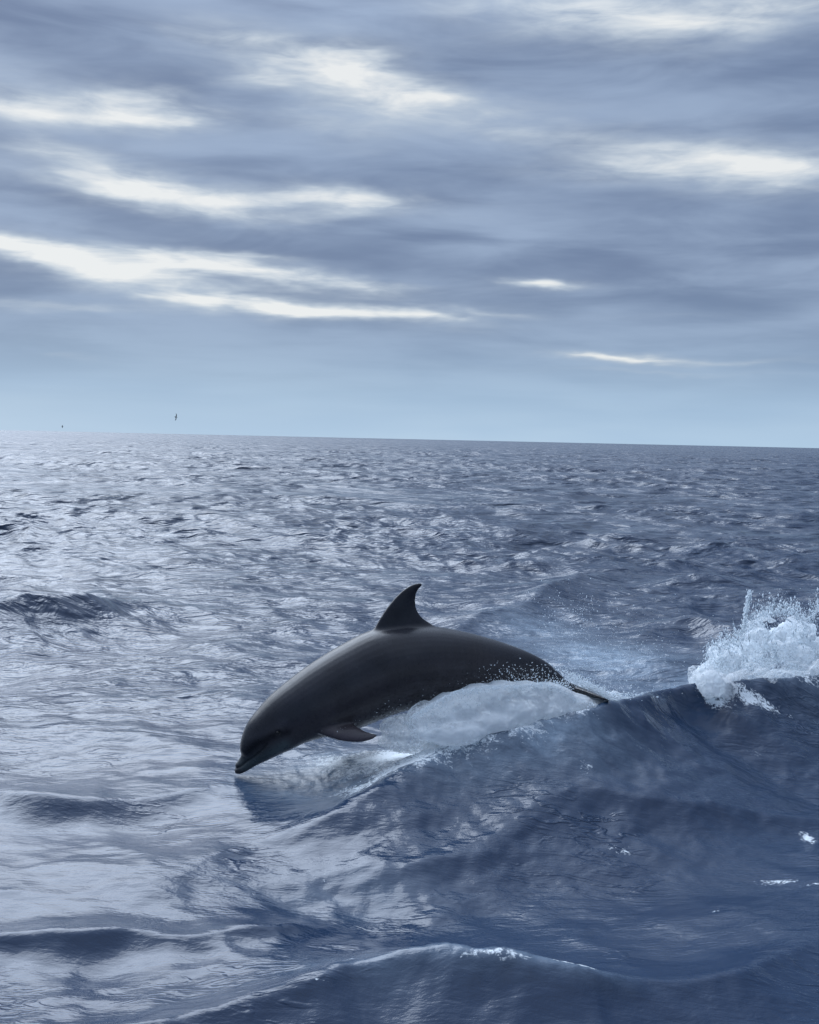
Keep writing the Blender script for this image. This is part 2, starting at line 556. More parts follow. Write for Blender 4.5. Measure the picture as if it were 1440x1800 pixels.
Z[:nf] = Zf

rough_lost = np.sqrt(np.clip(2 * lost, 0, 1))              # alpha of the waves too small for the mesh
rough_v = np.repeat(rough_lost[:, None], NA, 1)

V = np.stack([XX, YY, Z], 2).reshape(-1, 3)
i = np.arange(NR - 1)[:, None] * NA
j = np.arange(NA)[None, :]
j2 = (j + 1) % NA
Fq = np.stack([i + j, i + NA + j, i + NA + j2, i + j2], 2).reshape(-1, 4)[:, ::-1]

sea_m, n = material('sea_water')
geo = n.t.nodes.new('ShaderNodeNewGeometry')
pos = geo.outputs['Position']
rl = n.attr('lost_slope')
fo = n.attr('foam')
ch = n.attr('churn')
patch = n.noise(pos, 0.9, 3, .55)
p1 = n.vec('MULTIPLY', pos, (0.75, 2.0, 1.0))
r1 = n.noise(p1, 9.0, 4, .55, .3)
r2 = n.noise(n.vec('MULTIPLY', pos, (1.0, 1.8, 1.0)), 34.0, 3, .55, .2)
r3 = n.noise(pos, 26.0, 5, .7, .6)
nearf = n.math('SUBTRACT', 1.0, n.smooth(rl, 0.03, 0.16))
r0 = n.noise(n.vec('MULTIPLY', pos, (0.8, 1.9, 1.0)), 1.9, 4, .55, .5)
b0 = bump(n, r0, n.math('MULTIPLY_ADD', n.smooth(rl, 0.02, 0.12), .9, .0), 0.13)
rf = n.noise(n.vec('MULTIPLY', pos, (0.9, 1.6, 1.0)), .30, 4, .6, .5)
b0 = bump(n, rf, n.smooth(rl, 0.10, 0.20), .8, b0)
rg = n.noise(n.vec('MULTIPLY', pos, (1.0, .8, 1.0)), .07, 4, .65, .3)
b0 = bump(n, rg, n.smooth(rl, 0.16, 0.24), 5.0, b0)
b1 = bump(n, r1, n.math('MULTIPLY', nearf, n.math('MULTIPLY_ADD', patch, .9, .0)), 0.017, b0)
rn = n.noise(n.vec('MULTIPLY', pos, (0.8, 2.6, 1.2)), 3.1, 3, .5, .6)
rdg = n.math('SUBTRACT', 1.0, n.smooth(n.math('ABSOLUTE', n.math('SUBTRACT', rn, .5)), .0, .055))
b1 = bump(n, rdg, n.math('MULTIPLY', nearf, n.smooth(n.noise(pos, .8, 2, .5), .48, .72)), .0075, b1)
b2 = bump(n, r2, n.math('MULTIPLY', nearf, n.math('MULTIPLY_ADD', patch, .6, .0)), 0.004, b1)
b3 = bump(n, r3, n.math('MULTIPLY', ch, .6), 0.02, b2)
body_c = n.mix(n.noise(pos, 0.5, 3, .5), (0.006, 0.020, 0.054), (0.015, 0.037, 0.080))
body_c = n.mix(n.math('MULTIPLY', ch, n.math('MULTIPLY_ADD', n.noise(n.vec('MULTIPLY', pos, (1.5, 3.0, 1.0)), 3.0, 5, .65, .5), 1.6, -.25), clamp=True), body_c, (0.40, 0.52, 0.64))
rgh = n.math('MULTIPLY_ADD', rl, 0.30, 0.075)
rgh = n.math('MINIMUM', n.math('POWER', rgh, 0.8), 0.55)
wat = principled(n, Base_Color=body_c, Roughness=rgh, IOR=1.45)
n.t.links.new(b3, wat.inputs['Normal'])
f1 = n.noise(n.vec('MULTIPLY', pos, (1.0, 1.3, 1.0)), 14.0, 6, .72, 1.2)
f2 = n.noise(pos, 60.0, 4, .7, .5)
fm = n.math('ADD', n.math('MULTIPLY', f1, .7), n.math('MULTIPLY', f2, .3))
fth = n.math('SUBTRACT', .80, n.math('MULTIPLY', fo, .47))
fac = n.smooth(n.math('SUBTRACT', fm, fth), -.02, .10)
fac = n.math('MULTIPLY', fac, n.smooth(fo, .04, .25), clamp=True)
fb = principled(n, Base_Color=(.80, .86, .90), Roughness=.7)
n.t.links.new(bump(n, fm, .9, .03), fb.inputs['Normal'])
ms = n.t.nodes.new('ShaderNodeMixShader')
n.sock(ms.inputs[0], fac)
n.t.links.new(wat.outputs[0], ms.inputs[1])
n.t.links.new(fb.outputs[0], ms.inputs[2])
out_surf(n, ms.outputs[0])

me = mesh_np('sea', V, Fq, sea_m)
fattr(me, 'lost_slope', rough_v)
fattr(me, 'foam', foam)
fattr(me, 'churn', churn)
tag(link('sea', me), kind='structure')


# ------------------------------------------------------------------ dolphin
K, D0 = 0.25, 8.15                # its length lies in a vertical plane slightly turned from the view
pn_ = np.array((K, -1, 0)) / math.hypot(K, 1)    # towards the boat
pt_ = np.array((1, K, 0)) / math.hypot(K, 1)     # towards the tail


def dp(px, py, off=0.0):
    d = ray(px, py)
    t = (off - D0 / math.hypot(K, 1)) / (d @ pn_)
    return np.array((0, 0, CZ)) + d * t


ST = [((412, 1349), (413, 1360), 1.0), ((414, 1343), (423, 1360), 1.05), ((418, 1338), (437, 1353), 1.05), ((424, 1327.5), (452, 1344), 1.0), ((421.5, 1315), (468, 1336), .98),
      ((426, 1292), (490, 1325), .95), ((436, 1270), (512, 1315), .92), ((452, 1249), (537, 1303), .9), ((477, 1222), (568, 1294), .88), ((512, 1193), (605, 1287), .87),
      ((552, 1164), (645, 1272), .86), ((600, 1135), (690, 1254), .86), ((650, 1110), (735, 1241), .86), ((700, 1101), (775, 1231), .86), ((750, 1100), (815, 1225), .85),
      ((800, 1107), (852, 1222), .84), ((850, 1119), (886, 1221), .82), ((895, 1133), (916, 1221), .78), ((935, 1149), (940, 1220), .72), ((963, 1165), (955, 1219), .64),
      ((983, 1183), (970, 1218), .6), ((998, 1197), (988, 1217), .6), ((1018, 1206), (1008, 1222), .7), ((1042, 1216), (1034, 1232), .8), ((1062, 1225), (1056, 1239), .8)]
T = catmull([dp(*a) for a, b, c in ST], 4)
B = catmull([dp(*b) for a, b, c in ST], 4)
Wd = catmull([[c, 0, 0] for a, b, c in ST], 4)[:, 0]
NS = 40
verts, faces = [], []
C = (T + B) / 2
for k_ in range(len(T)):
    h = (T[k_] - B[k_]) / 2
    hl = np.linalg.norm(h)
    for a in np.linspace(0, 2 * math.pi, NS, endpoint=False):
        ca, sa = math.cos(a), math.sin(a)
        verts.append(C[k_] + h * ca + pn_ * hl * Wd[k_] * sa * (1 - .06 * ca))
for k_ in range(len(T) - 1):
    for a in range(NS):
        faces.append((k_ * NS + a, k_ * NS + (a + 1) % NS, (k_ + 1) * NS + (a + 1) % NS, (k_ + 1) * NS + a))
tris = []


def cap(c, ringi, flip):
    verts.append(c)
    ci = len(verts) - 1
    for a in range(NS):
        p, q = ringi * NS + a, ringi * NS + (a + 1) % NS
        tris.append((ci, q, p) if not flip else (ci, p, q))


cap(C[0] + (C[0] - C[2]) * .05, 0, False)
cap(C[-1], len(T) - 1, True)


def fin(stations, n_=4):
    """stations: (leading edge point, trailing edge point, thickness) from inside the body to the tip."""
    L = catmull([s[0] for s in stations], n_)
    Tt = catmull([s[1] for s in stations], n_)
    th_ = catmull([[s[2], 0, 0] for s in stations], n_)[:, 0]
    m_ = 16
    base = len(verts)
    for i_ in range(len(L)):
        ch_ = Tt[i_] - L[i_]
        j_ = min(i_, len(L) - 2)
        span = (L[j_ + 1] + Tt[j_ + 1]) / 2 - (L[j_] + Tt[j_]) / 2
        nn = np.cross(ch_, span)
        nn /= np.linalg.norm(nn) + 1e-9
        for q in range(m_):
            a = 2 * math.pi * q / m_
            c_ = (1 - math.cos(a)) / 2
            prof = math.sin(a) * (0.5 + .5 * (1 - c_)) * .72
            verts.append(L[i_] + ch_ * c_ + nn * th_[i_] * prof)
    for i_ in range(len(L) - 1):
        for q in range(m_):
            faces.append((base + i_ * m_ + q, base + i_ * m_ + (q + 1) % m_, base + (i_ + 1) * m_ + (q + 1) % m_, base + (i_ + 1) * m_ + q))
    for e_, fl in ((0, False), (len(L) - 1, True)):
        verts.append(np.mean(verts[base + e_ * m_:base + (e_ + 1) * m_], axis=0))
        ci = len(verts) - 1
        for q in range(m_):
            a, b = base + e_ * m_ + q, base + e_ * m_ + (q + 1) % m_
            tris.append((ci, b, a) if not fl else (ci, a, b))


# dorsal fin, hooked
fin([(dp(640, 1135), dp(790, 1130), .10), (dp(655, 1106), dp(764, 1098), .085), (dp(668, 1086), dp(743, 1085), .07), (dp(681, 1067), dp(733, 1070), .058),
     (dp(696, 1049), dp(731, 1053), .045), (dp(711, 1035.5), dp(734.5, 1039), .034), (dp(726, 1027), dp(741, 1031), .024), (dp(738, 1024.5), dp(744, 1027), .014)], 5)
# pectoral fins: near one swept back towards the tail, far one mirrored
for sgn in (1, -1):
    fin([(dp(556, 1274, .12 * sgn), dp(622, 1256, .14 * sgn), .07), (dp(556, 1287, .205 * sgn), dp(624, 1272, .225 * sgn), .062), (dp(580, 1297, .28 * sgn), dp(632, 1278, .28 * sgn), .05),
         (dp(606, 1303, .33 * sgn), dp(640, 1284, .32 * sgn), .036), (dp(634, 1304.5, .37 * sgn), dp(652, 1288, .355 * sgn), .026), (dp(655, 1299, .395 * sgn), dp(665, 1291.5, .38 * sgn), .014)])
# flukes, one each side of the stock
for sgn in (1, -1):
    fin([(dp(1000, 1208, -.03 * sgn), dp(1066, 1234, -.03 * sgn), .06), (dp(1014, 1211, .07 * sgn), dp(1066, 1231, .05 * sgn), .045), (dp(1030, 1216, .16 * sgn), dp(1068, 1231, .16 * sgn), .03),
         (dp(1044, 1221, .26 * sgn), dp(1070, 1232, .27 * sgn), .02), (dp(1062, 1228, .345 * sgn), dp(1074, 1233, .35 * sgn), .01)])
me0 = bpy.data.meshes.new('tmp')
origin = dp(690, 1200)
me0.from_pydata([tuple(v - origin) for v in verts], [], faces + tris)
me0.update()
tmp = bpy.data.objects.new('tmp', me0)
col.objects.link(tmp)
rm = tmp.modifiers.new('r', 'REMESH')
rm.mode = 'VOXEL'
rm.voxel_size = 0.0065
rm.use_smooth_shade = True
sm = tmp.modifiers.new('s', 'SMOOTH')
sm.factor = .5
sm.iterations = 16
dg = bpy.context.evaluated_depsgraph_get()
body_me = bpy.data.meshes.new_from_object(tmp.evaluated_get(dg))
bpy.data.objects.remove(tmp)
body_me.name = 'body'
nv = len(body_me.vertices)
co = np.zeros(nv * 3, np.float32)
body_me.vertices.foreach_get('co', co)
co = co.reshape(-1, 3)
no = np.zeros(nv * 3, np.float32)
body_me.vertices.foreach_get('normal', no)
no = no.reshape(-1, 3)


def loc2(p):       # coordinates in the dolphin's own plane
    p = np.atleast_2d(p) - 0
    return np.stack([p @ pt_, p[:, 2]], 1)


def lp(px, py):
    off = np.interp(px, [410, 440, 490, 540, 640, 900, 1000], [.03, .07, .155, .19, .24, .15, .05])   # the flank bulges towards the boat
    return loc2(dp(px, py, off) - origin)[0]


q2 = loc2(co)
side = co @ pn_


def seg_d(a, b):
    a, b = lp(*a), lp(*b)
    e = b - a
    t = np.clip(((q2 - a) @ e) / (e @ e), 0, 1)
    return np.linalg.norm(q2 - a - t[:, None] * e, axis=1), t


def line_d(pts):
    d = np.full(nv, 9.0)
    for a, b in zip(pts[:-1], pts[1:]):
        d = np.minimum(d, seg_d(a, b)[0])
    return d


# fillets where the fins grow out of the body
ev = np.zeros(len(body_me.edges) * 2, np.int32)
body_me.edges.foreach_get('vertices', ev)
ev = ev.reshape(-1, 2)
deg = np.bincount(ev.ravel(), minlength=nv).astype(float)[:, None]


def seg_c(pts):
    d = np.full(nv, 9.0)
    for a, b in zip(pts[:-1], pts[1:]):
        a, b = loc2(dp(*a) - origin)[0], loc2(dp(*b) - origin)[0]
        e = b - a
        t = np.clip(((q2 - a) @ e) / (e @ e), 0, 1)
        d = np.minimum(d, np.linalg.norm(q2 - a - t[:, None] * e, axis=1))
    return d


fw = np.exp(-(seg_c([(662, 1103), (712, 1098), (758, 1098)]) / .045) ** 2)
fr = loc2(dp(585, 1281, .2) - origin)[0]
fw = np.maximum(fw, np.exp(-(((q2 - fr) / (.16, .05)) ** 2).sum(1)) * (np.abs(side) > .12) * (np.abs(side) < .30))[:, None]
for _ in range(60):
    acc_ = np.zeros((nv, 3))
    for c_ in range(3):
        acc_[:, c_] = np.bincount(ev[:, 0], co[ev[:, 1], c_], nv) + np.bincount(ev[:, 1], co[ev[:, 0], c_], nv)
    co = co + fw * .6 * (acc_ / deg - co)
# mouth line groove, blowhole dimple ahead of the brow
mouth = line_d([(411, 1353), (424, 1347), (440, 1334), (458, 1318), (468, 1306)])
groove = np.exp(-(mouth / .009) ** 2)
eye_p = (487, 1286)
ed = line_d([eye_p, (489, 1285)])
lid = np.exp(-(ed / .030) ** 2) * (np.abs(side) > .08)
co2 = co - no * (groove * .010)[:, None] + no * (lid * .006)[:, None] - no * (np.exp(-(ed / .013) ** 2) * .012)[:, None]
body_me.vertices.foreach_set('co', co2.astype(np.float32).ravel())
# pigment: dark cape, paler flank and throat, dark eye patch and stripe
mid = line_d([(424, 1335), (470, 1320), (520, 1295), (600, 1235), (700, 1170), (800, 1165), (900, 1180), (985, 1200)])
# height across the body: use the lofted centre line
Cl = loc2(C - origin)
Hl = np.linalg.norm(T - B, axis=1) / 2
hdir = loc2((T - B)) / (2 * Hl[:, None])
idx = np.argmin(((q2[:, None, :] - Cl[None, :, :]) ** 2).sum(2), axis=1)
vv = ((q2 - Cl[idx]) * hdir[idx]).sum(1) / Hl[idx]          # -1 belly .. 1 back
sx = idx / (len(Cl) - 1)
nz_ = noise3.fbm(co * 3.1 + 5, 3)
nz2 = noise3.fbm(co * 11 + 2, 3)
cape = sstep(vv + .12 * nz_, -.05, .45)
belly = 1 - sstep(vv + .08 * nz_, -.98, -.62)
pig = np.zeros((nv, 3))
pig[:] = (.044, .039, .042)
pig = pig * (1 - cape[:, None]) + np.array((.019, .020, .026)) * cape[:, None]
blaze = np.exp(-(line_d([(560, 1225), (640, 1190), (720, 1150)]) / .09) ** 2)
pig += blaze[:, None] * np.array((.006, .006, .006))
pig = pig * (1 - .6 * belly[:, None]) + np.array((.10, .10, .11)) * .6 * belly[:, None]
throat = np.exp(-(line_d([(432, 1348), (462, 1330), (500, 1311)]) / .05) ** 2) * (side > -9)
pig = pig * (1 - throat[:, None]) + np.array((.075, .092, .095)) * throat[:, None]
stripe = np.exp(-(line_d([(430, 1322), (452, 1303), (487, 1287), (505, 1285)]) / .028) ** 2)
pig *= (1 - .62 * np.clip(stripe + groove * .7, 0, 1))[:, None]
brow = np.exp(-(line_d([(440, 1296), (470, 1280), (500, 1268)]) / .03) ** 2)
pig += brow[:, None] * np.array((.010, .009, .012))
flp = np.exp(-(line_d([(580, 1285), (620, 1294), (650, 1296)]) / .06) ** 2) * sstep(side, .2, .26)
pig = pig * (1 - flp[:, None]) + np.array((.050, .042, .050)) * flp[:, None]
pig *= (1 + .22 * nz_ + .16 * nz2)[:, None]
pig = np.clip(pig, .004, .3)
ca = body_me.color_attributes.new('pigment', 'FLOAT_COLOR', 'POINT')
ca.data.foreach_set('color', np.concatenate([pig, np.ones((nv, 1))], 1).astype(np.float32).ravel())
body_me.polygons.foreach_set('use_smooth', np.ones(len(body_me.polygons), bool))

skin, n = material('dolphin_skin')
cn_ = n.attr('pigment', 'Color')
g2 = n.t.nodes.new('ShaderNodeTexCoord').outputs['Object']
sn = n.noise(g2, 30, 4, .6)
scr = n.noise(n.vec('MULTIPLY', g2, (2.0, 2.0, 9.0)), 5, 4, .6, 1.0)
base = n.mix(n.math('MULTIPLY', n.smooth(scr, .60, .72), .25), cn_, (.07, .075, .085))
pp = principled(n, Base_Color=base, Roughness=n.math('MULTIPLY_ADD', sn, .30, .14), IOR=1.36)
n.t.links.new(bump(n, n.noise(g2, 16, 3, .5), .12, .01), pp.inputs['Normal'])
out_surf(n, pp.outputs[0])
body_me.materials.clear()
body_me.materials.append(skin)

dolphin = bpy.data.objects.new('dolphin', None)
col.objects.link(dolphin)
dolphin.location = origin
dolphin.empty_display_size = .3
tag(dolphin, 'dark grey dolphin leaping head down above the wave crest, tail still in the water', 'dolphin')
bo = link('body', body_me, dolphin)
eye_m, n = material('dark_eye')
pp = principled(n, Base_Color=n.mix(n.noise(n.t.nodes.new('ShaderNodeTexCoord').outputs['Object'], 60, 2), (.006, .005, .006), (.018, .014, .012)), Roughness=.08)
out_surf(n, pp.outputs[0])


def ico(sub):
    import bmesh
    bm = bmesh.new()
    bmesh.ops.create_icosphere(bm, subdivisions=sub, radius=1)
    v = np.array([p.co[:] for p in bm.verts])
    f = np.array([[p.index for p in q.verts] for q in bm.faces])
    bm.free()
    return v, f


iv, if_ = ico(3)
# eyes sit at the body surface on both sides
el2 = lp(*eye_p)
for sgn in (1, -1):
    near_ = (np.linalg.norm(q2 - el2, axis=1) < .02) & (side * sgn > .05)
    sp = np.abs(side[near_]).max() - .010 if near_.any() else .17
    c0 = dp(*eye_p, .155) - origin
    c = c0 - pn_ * (c0 @ pn_) + pn_ * sgn * sp
    eo = link('eye', mesh_np('eye', iv * .0135, if_, eye_m), dolphin)
    eo.location = c

# ------------------------------------------------------------------ foam and spray
foam_m, n = material('white_foam')
g2 = n.t.nodes.new('ShaderNodeNewGeometry').outputs['Position']
fa = n.noise(g2, 9, 6, .7, .6)
fb_ = n.noise(g2, 46, 5, .75, .3)
pp = principled(n, Base_Color=n.mix(n.smooth(fa, .35, .7), (.90, .95, .98), (.96, .98, .99)), Roughness=.6)
n.t.links.new(bump(n, n.math('ADD', fa, n.math('MULTIPLY', fb_, .8)), .45, .025), pp.inputs['Normal'])
tl = n.t.nodes.new('ShaderNodeBsdfTranslucent')
tl.inputs[0].default_value = (.92, .96, .99, 1)
m1 = n.t.nodes.new('ShaderNodeMixShader')
m1.inputs[0].default_value = .6
n.t.links.new(pp.outputs[0], m1.inputs[1])
n.t.links.new(tl.outputs[0], m1.inputs[2])
tr = n.t.nodes.new('ShaderNodeBsdfTransparent')
m2 = n.t.nodes.new('ShaderNodeMixShader')
thin = n.attr('thin')
hole = n.smooth(n.math('ADD', n.math('MULTIPLY', fb_, .55), n.math('MULTIPLY', fa, .45)), .40, .60)
opac = n.math('SUBTRACT', 1.0, n.math('MULTIPLY', thin, n.math('SUBTRACT', 1.25, hole)), clamp=True)
n.sock(m2.inputs[0], opac)
n.t.links.new(tr.outputs[0], m2.inputs[1])
n.t.links.new(m1.outputs[0], m2.inputs[2])
out_surf(n, m2.outputs[0])

drop_m, n = material('spray_drops')
g2 = n.t.nodes.new('ShaderNodeNewGeometry').outputs['Position']
dcol = n.mix(n.noise(g2, 30, 3), (.80, .88, .94), (.93, .96, .98))
pp = principled(n, Base_Color=dcol, Roughness=.25)
tl = n.t.nodes.new('ShaderNodeBsdfTranslucent')
n.t.links.new(dcol, tl.inputs[0])
m1 = n.t.nodes.new('ShaderNodeMixShader')
m1.inputs[0].default_value = .6
n.t.links.new(pp.outputs[0], m1.inputs[1])
n.t.links.new(tl.outputs[0], m1.inputs[2])
out_surf(n, m1.outputs[0])

OCT = np.array([(1, 0, 0), (-1, 0, 0), (0, 1, 0), (0, -1, 0), (0, 0, 1), (0, 0, -1)], float)
OCF = np.array([(0, 2, 4), (2, 1, 4), (1, 3, 4), (3, 0, 4), (2, 0, 5), (1, 2, 5), (3, 1, 5), (0, 3, 5)])


def droplets(name, P, rad, label, stretch=None):
    nP = len(P)
    s = rad[:, None, None] * OCT[None] * (1 + .5 * (rng.rand(nP, 6, 1) - .5))
    # random turn about z, and stretch along the flight
    a = rng.rand(nP) * 6.28
    ca, sa = np.cos(a)[:, None], np.sin(a)[:, None]
    x, y = s[..., 0] * ca - s[..., 1] * sa, s[..., 0] * sa + s[..., 1] * ca
    s = np.stack([x, y, s[..., 2]], 2)
    if stretch is not None:
        dirs = stretch / (np.linalg.norm(stretch, axis=1, keepdims=True) + 1e-9)
        k_ = np.linalg.norm(stretch, axis=1)[:, None, None]
        pr = (s * dirs[:, None, :]).sum(2, keepdims=True)
        s = s + dirs[:, None, :] * pr * k_
    V_ = (P[:, None, :] + s).reshape(-1, 3)
    F_ = (OCF[None] + 6 * np.arange(nP)[:, None, None]).reshape(-1, 3)
    return tag(link(name, mesh_np(name, V_, F_, drop_m, True)), label, 'spray', kind='stuff')


def lump_mesh(name, lumps, voxel, amp_, freq, label, thin_fn, cat='foam', fl=(1, 1, 1)):
    vs_, fs_ = [], []
    b = 0
    v1, f1_ = ico(2)
    for c, r_ in lumps:
        vs_.append(v1 * r_ + c)
        fs_.append(f1_ + b)
        b += len(v1)
    m_ = mesh_np('tmp', np.vstack(vs_), np.vstack(fs_))
    o = bpy.data.objects.new('tmp', m_)
    col.objects.link(o)
    r_ = o.modifiers.new('r', 'REMESH')
    r_.mode = 'VOXEL'
    r_.voxel_size = voxel
    s_ = o.modifiers.new('s', 'SMOOTH')
    s_.iterations = 6
    me_ = bpy.data.meshes.new_from_object(o.evaluated_get(bpy.context.evaluated_depsgraph_get()))
    bpy.data.objects.remove(o)
    k_ = len(me_.vertices)
    c = np.zeros(k_ * 3, np.float32)
    me_.vertices.foreach_get('co', c)
    c = c.reshape(-1, 3)
    nn = np.zeros(k_ * 3, np.float32)
    me_.vertices.foreach_get('normal', nn)
    nn = nn.reshape(-1, 3)
    nz = noise3.fbm(c * freq * np.array(fl), 5, .6)
    c2 = c + nn * (nz * amp_)[:, None]
    me_.vertices.foreach_set('co', c2.astype(np.float32).ravel())
    me_.polygons.foreach_set('use_smooth', np.ones(len(me_.polygons), bool))
    me_.materials.clear()
    me_.materials.append(foam_m)
    fattr(me_, 'thin', thin_fn(c2, nz))
    me_.name = name
    return tag(link(name, me_), label, cat, kind='stuff')


def project(p):
    q = p - np.array((0, 0, CZ))
    d_ = q @ fv
    return 720 + F * (q @ rv) / d_, 900 - F * (q @ uv) / d_


# 1. water thrown up under the belly: a low hump of aerated water between the body and the crest
L = []
for px, py, dep, rx, rz in [q_ for q_ in [(1035, 1240, 8.45, .16, .05), (1000, 1236, 8.4, .2, .075), (965, 1238, 8.32, .2, .105), (925, 1240, 8.25, .22, .125), (885, 1243, 8.18, .22, .135), (845, 1250, 8.1, .24, .135),
                           (805, 1262, 8.0, .24, .125), (765, 1277, 7.9, .24, .115), (725, 1292, 7.75, .26, .095), (685, 1308, 7.6, .28, .075), (640, 1325, 7.45, .3, .055), (590, 1342, 7.3, .3, .035),
                           (900, 1262, 8.1, .26, .10), (960, 1255, 8.25, .22, .08), (850, 1280, 7.95, .28, .09), (790, 1296, 7.8, .3, .08), (730, 1316, 7.6, .3, .06)] if q_[0] > 700]:
    if px > 970:
        py += 12
    L.append((at_y(px, py - 12, dep - .12 if px > 745 else 8.05), np.array((rx, .22, rz * 1.15))))
    if px > 880:
        L.append((at_y(px, py + 14, dep), np.array((rx, .22, rz))))


def thin1(c, nz):
    px, py = project(c)
    return np.clip(.06 + .7 * (1 - sstep(px, 690, 800)) + .35 * nz, 0, 1)


lump_mesh('foam', L, .012, .013, 9.0, 'smooth white water thrown up between the dolphin\'s belly and the wave crest', thin1, 'foam', (1, 1, 1))

# 2. breaking crest on the right
L = []
r2_ = np.random.RandomState(11)
top = [(1222, 1190), (1238, 1140), (1262, 1124), (1290, 1118), (1308, 1090), (1330, 1070), (1360, 1066), (1385, 1068), (1405, 1086), (1430, 1060), (1470, 1035), (1540, 1010), (1620, 1010)]
for k_ in range(230):
    px = 1228 + 400 * r2_.rand() ** 1.1
    ty = np.interp(px, [p[0] for p in top], [p[1] for p in top])
    by = np.interp(px, [1220, 1300, 1440, 1640], [1196, 1192, 1180, 1165])
    f_ = r2_.rand()
    py = ty + 10 + (by - ty) * f_
    y0 = np.interp(px, [1200, 1300, 1440, 1640], [9.5, 9.75, 10.15, 10.8])
    if k_ % 5 == 0:
        py, y0 = by + 4 + 8 * r2_.rand(), y0 - .32
        f_ = 1
    r_ = (.035 + .075 * r2_.rand()) * (.7 + .6 * f_)
    L.append((at_y(px + 14, py + 3, y0 + .15 + .45 * (1 - f_) + .15 * r2_.randn()), np.array((r_ * 1.3, r_ * 1.3, r_))))


def thin2(c, nz):
    px, py = project(c)
    ty = np.interp(px, [p[0] for p in top], [p[1] for p in top])
    by = np.interp(px, [1220, 1300, 1440, 1640], [1196, 1192, 1180, 1165])
    f_ = (py - ty) / (by - ty)
    return np.clip(.02 + .7 * (1 - sstep(f_, -.05, .35)) + .75 * sstep(f_, .45, .85) * sstep(px, 1250, 1330) + .5 * nz, 0, 1)


lump_mesh('breaking_foam', L, .014, .045, 9.0, 'white breaking foam tumbling off the wave crest at the right', thin2, 'foam')

# 3. spray of the breaker
P, S, Rr = [], [], []
for k_ in range(14000):
    px = 1218 + 420 * r2_.rand()
    ty = np.interp(px, [p[0] for p in top], [p[1] for p in top])
    by = np.interp(px, [1220, 1300, 1440, 1640], [1200, 1200, 1185, 1165])
    f_ = r2_.rand() ** .8
    if r2_.rand() < .55:
        py = ty + 12 - abs(r2_.normal(0, 15))
    else:
        py = ty + (by - ty) * f_
    y0 = np.interp(px, [1200, 1300, 1440, 1640], [9.5, 9.75, 10.15, 10.8])
    P.append(at_y(px + 11 + r2_.normal(0, 3), py + 3 + r2_.normal(0, 3), y0 + .35 * r2_.randn() * .6 + .1))
    Rr.append(.0018 + .008 * r2_.rand() ** 6)
for k_ in range(500):     # the thin jet
    t = r2_.rand()
    P.append(at_y(1306 + 12 * t + r2_.normal(0, 2.2), 1112 - 72 * t + r2_.normal(0, 3), 9.8 + .05 * r2_.randn()))
    Rr.append(.003 + .005 * r2_.rand())
for _ in range(45):      # ligaments and jets
    px = 1226 + 260 * r2_.rand()
    ty = np.interp(px, [p[0] for p in top], [p[1] for p in top])
    by = np.interp(px, [1220, 1300, 1440, 1640], [1200, 1200, 1185, 1165])
    py = ty + (by - ty) * r2_.rand() ** 1.6 * .8
    y0 = np.interp(px, [1200, 1300, 1440, 1640], [9.5, 9.75, 10.15, 10.8]) - .1 * r2_.rand()
    a_ = R(-90) + r2_.normal(-.25, .55)
    ln = 10 + 30 * r2_.rand()
    cv = r2_.normal(0, .5)
    for t in np.linspace(0, 1, int(ln * 1.3)):
        P.append(at_y(px + math.cos(a_ + cv * t) * ln * t + r2_.normal(0, .5), py + math.sin(a_ + cv * t) * ln * t + r2_.normal(0, .5), y0))
        Rr.append((.006 - .004 * t) * (.5 + .6 * r2_.rand()))
P, Rr = np.array(P), np.array(Rr)
S = np.array([(0.3 * r2_.randn(), 0, .6 + .8 * r2_.rand()) for _ in P])
droplets('breaker_spray', P, Rr, 'white spray drops flung up over the breaking crest at the right', S)

# 4. tail splash and the drops the tail has flung about
P, Rr, S = [], [], []


def burst(nb, c, sx_, sy_, dep, sd_, r0, r1, tilt=0.0):
    for _ in range(nb):
        a_, b_ = r2_.normal(0, 1), r2_.normal(0, 1)
        px = c[0] + a_ * sx_ + b_ * sy_ * tilt
        py = c[1] + b_ * sy_ + a_ * sx_ * tilt
        P.append(at_y(px, py, dep + sd_ * r2_.randn()))
        Rr.append(r0 + (r1 - r0) * r2_.rand() ** 3)
        S.append((r2_.randn() * .4, 0, .5 * r2_.rand()))


burst(2600, (1062, 1222), 34, 8, 8.75, .12, .0025, .008, .45)
burst(900, (1095, 1232), 22, 7, 8.8, .12, .003, .008)
burst(900, (1025, 1200), 22, 7, 8.7, .1, .002, .006, .5)
burst(1100, (1060, 1165), 60, 38, 9.2, .35, .0016, .0045)
burst(350, (1010, 1085), 40, 26, 9.8, .3, .002, .006)
burst(250, (1130, 1160), 50, 50, 9.4, .4, .0016, .004)
droplets('tail_spray', np.array(P), np.array(Rr), 'fine white spray around the dolphin\'s tail where it leaves the water', np.array(S))
P, Rr, S = [], [], []
burst(420, (930, 1190), 48, 13, 8.0, .05, .0018, .005)
burst(900, (905, 1203), 65, 4.5, 8.08, .05, .0018, .006)
burst(250, (985, 1205), 16, 9, 8.05, .05, .002, .005)
burst(160, (760, 1330), 60, 7, 7.35, .1, .002, .005, -.3)
burst(90, (700, 1245), 60, 10, 7.75, .1, .0015, .003, -.3)
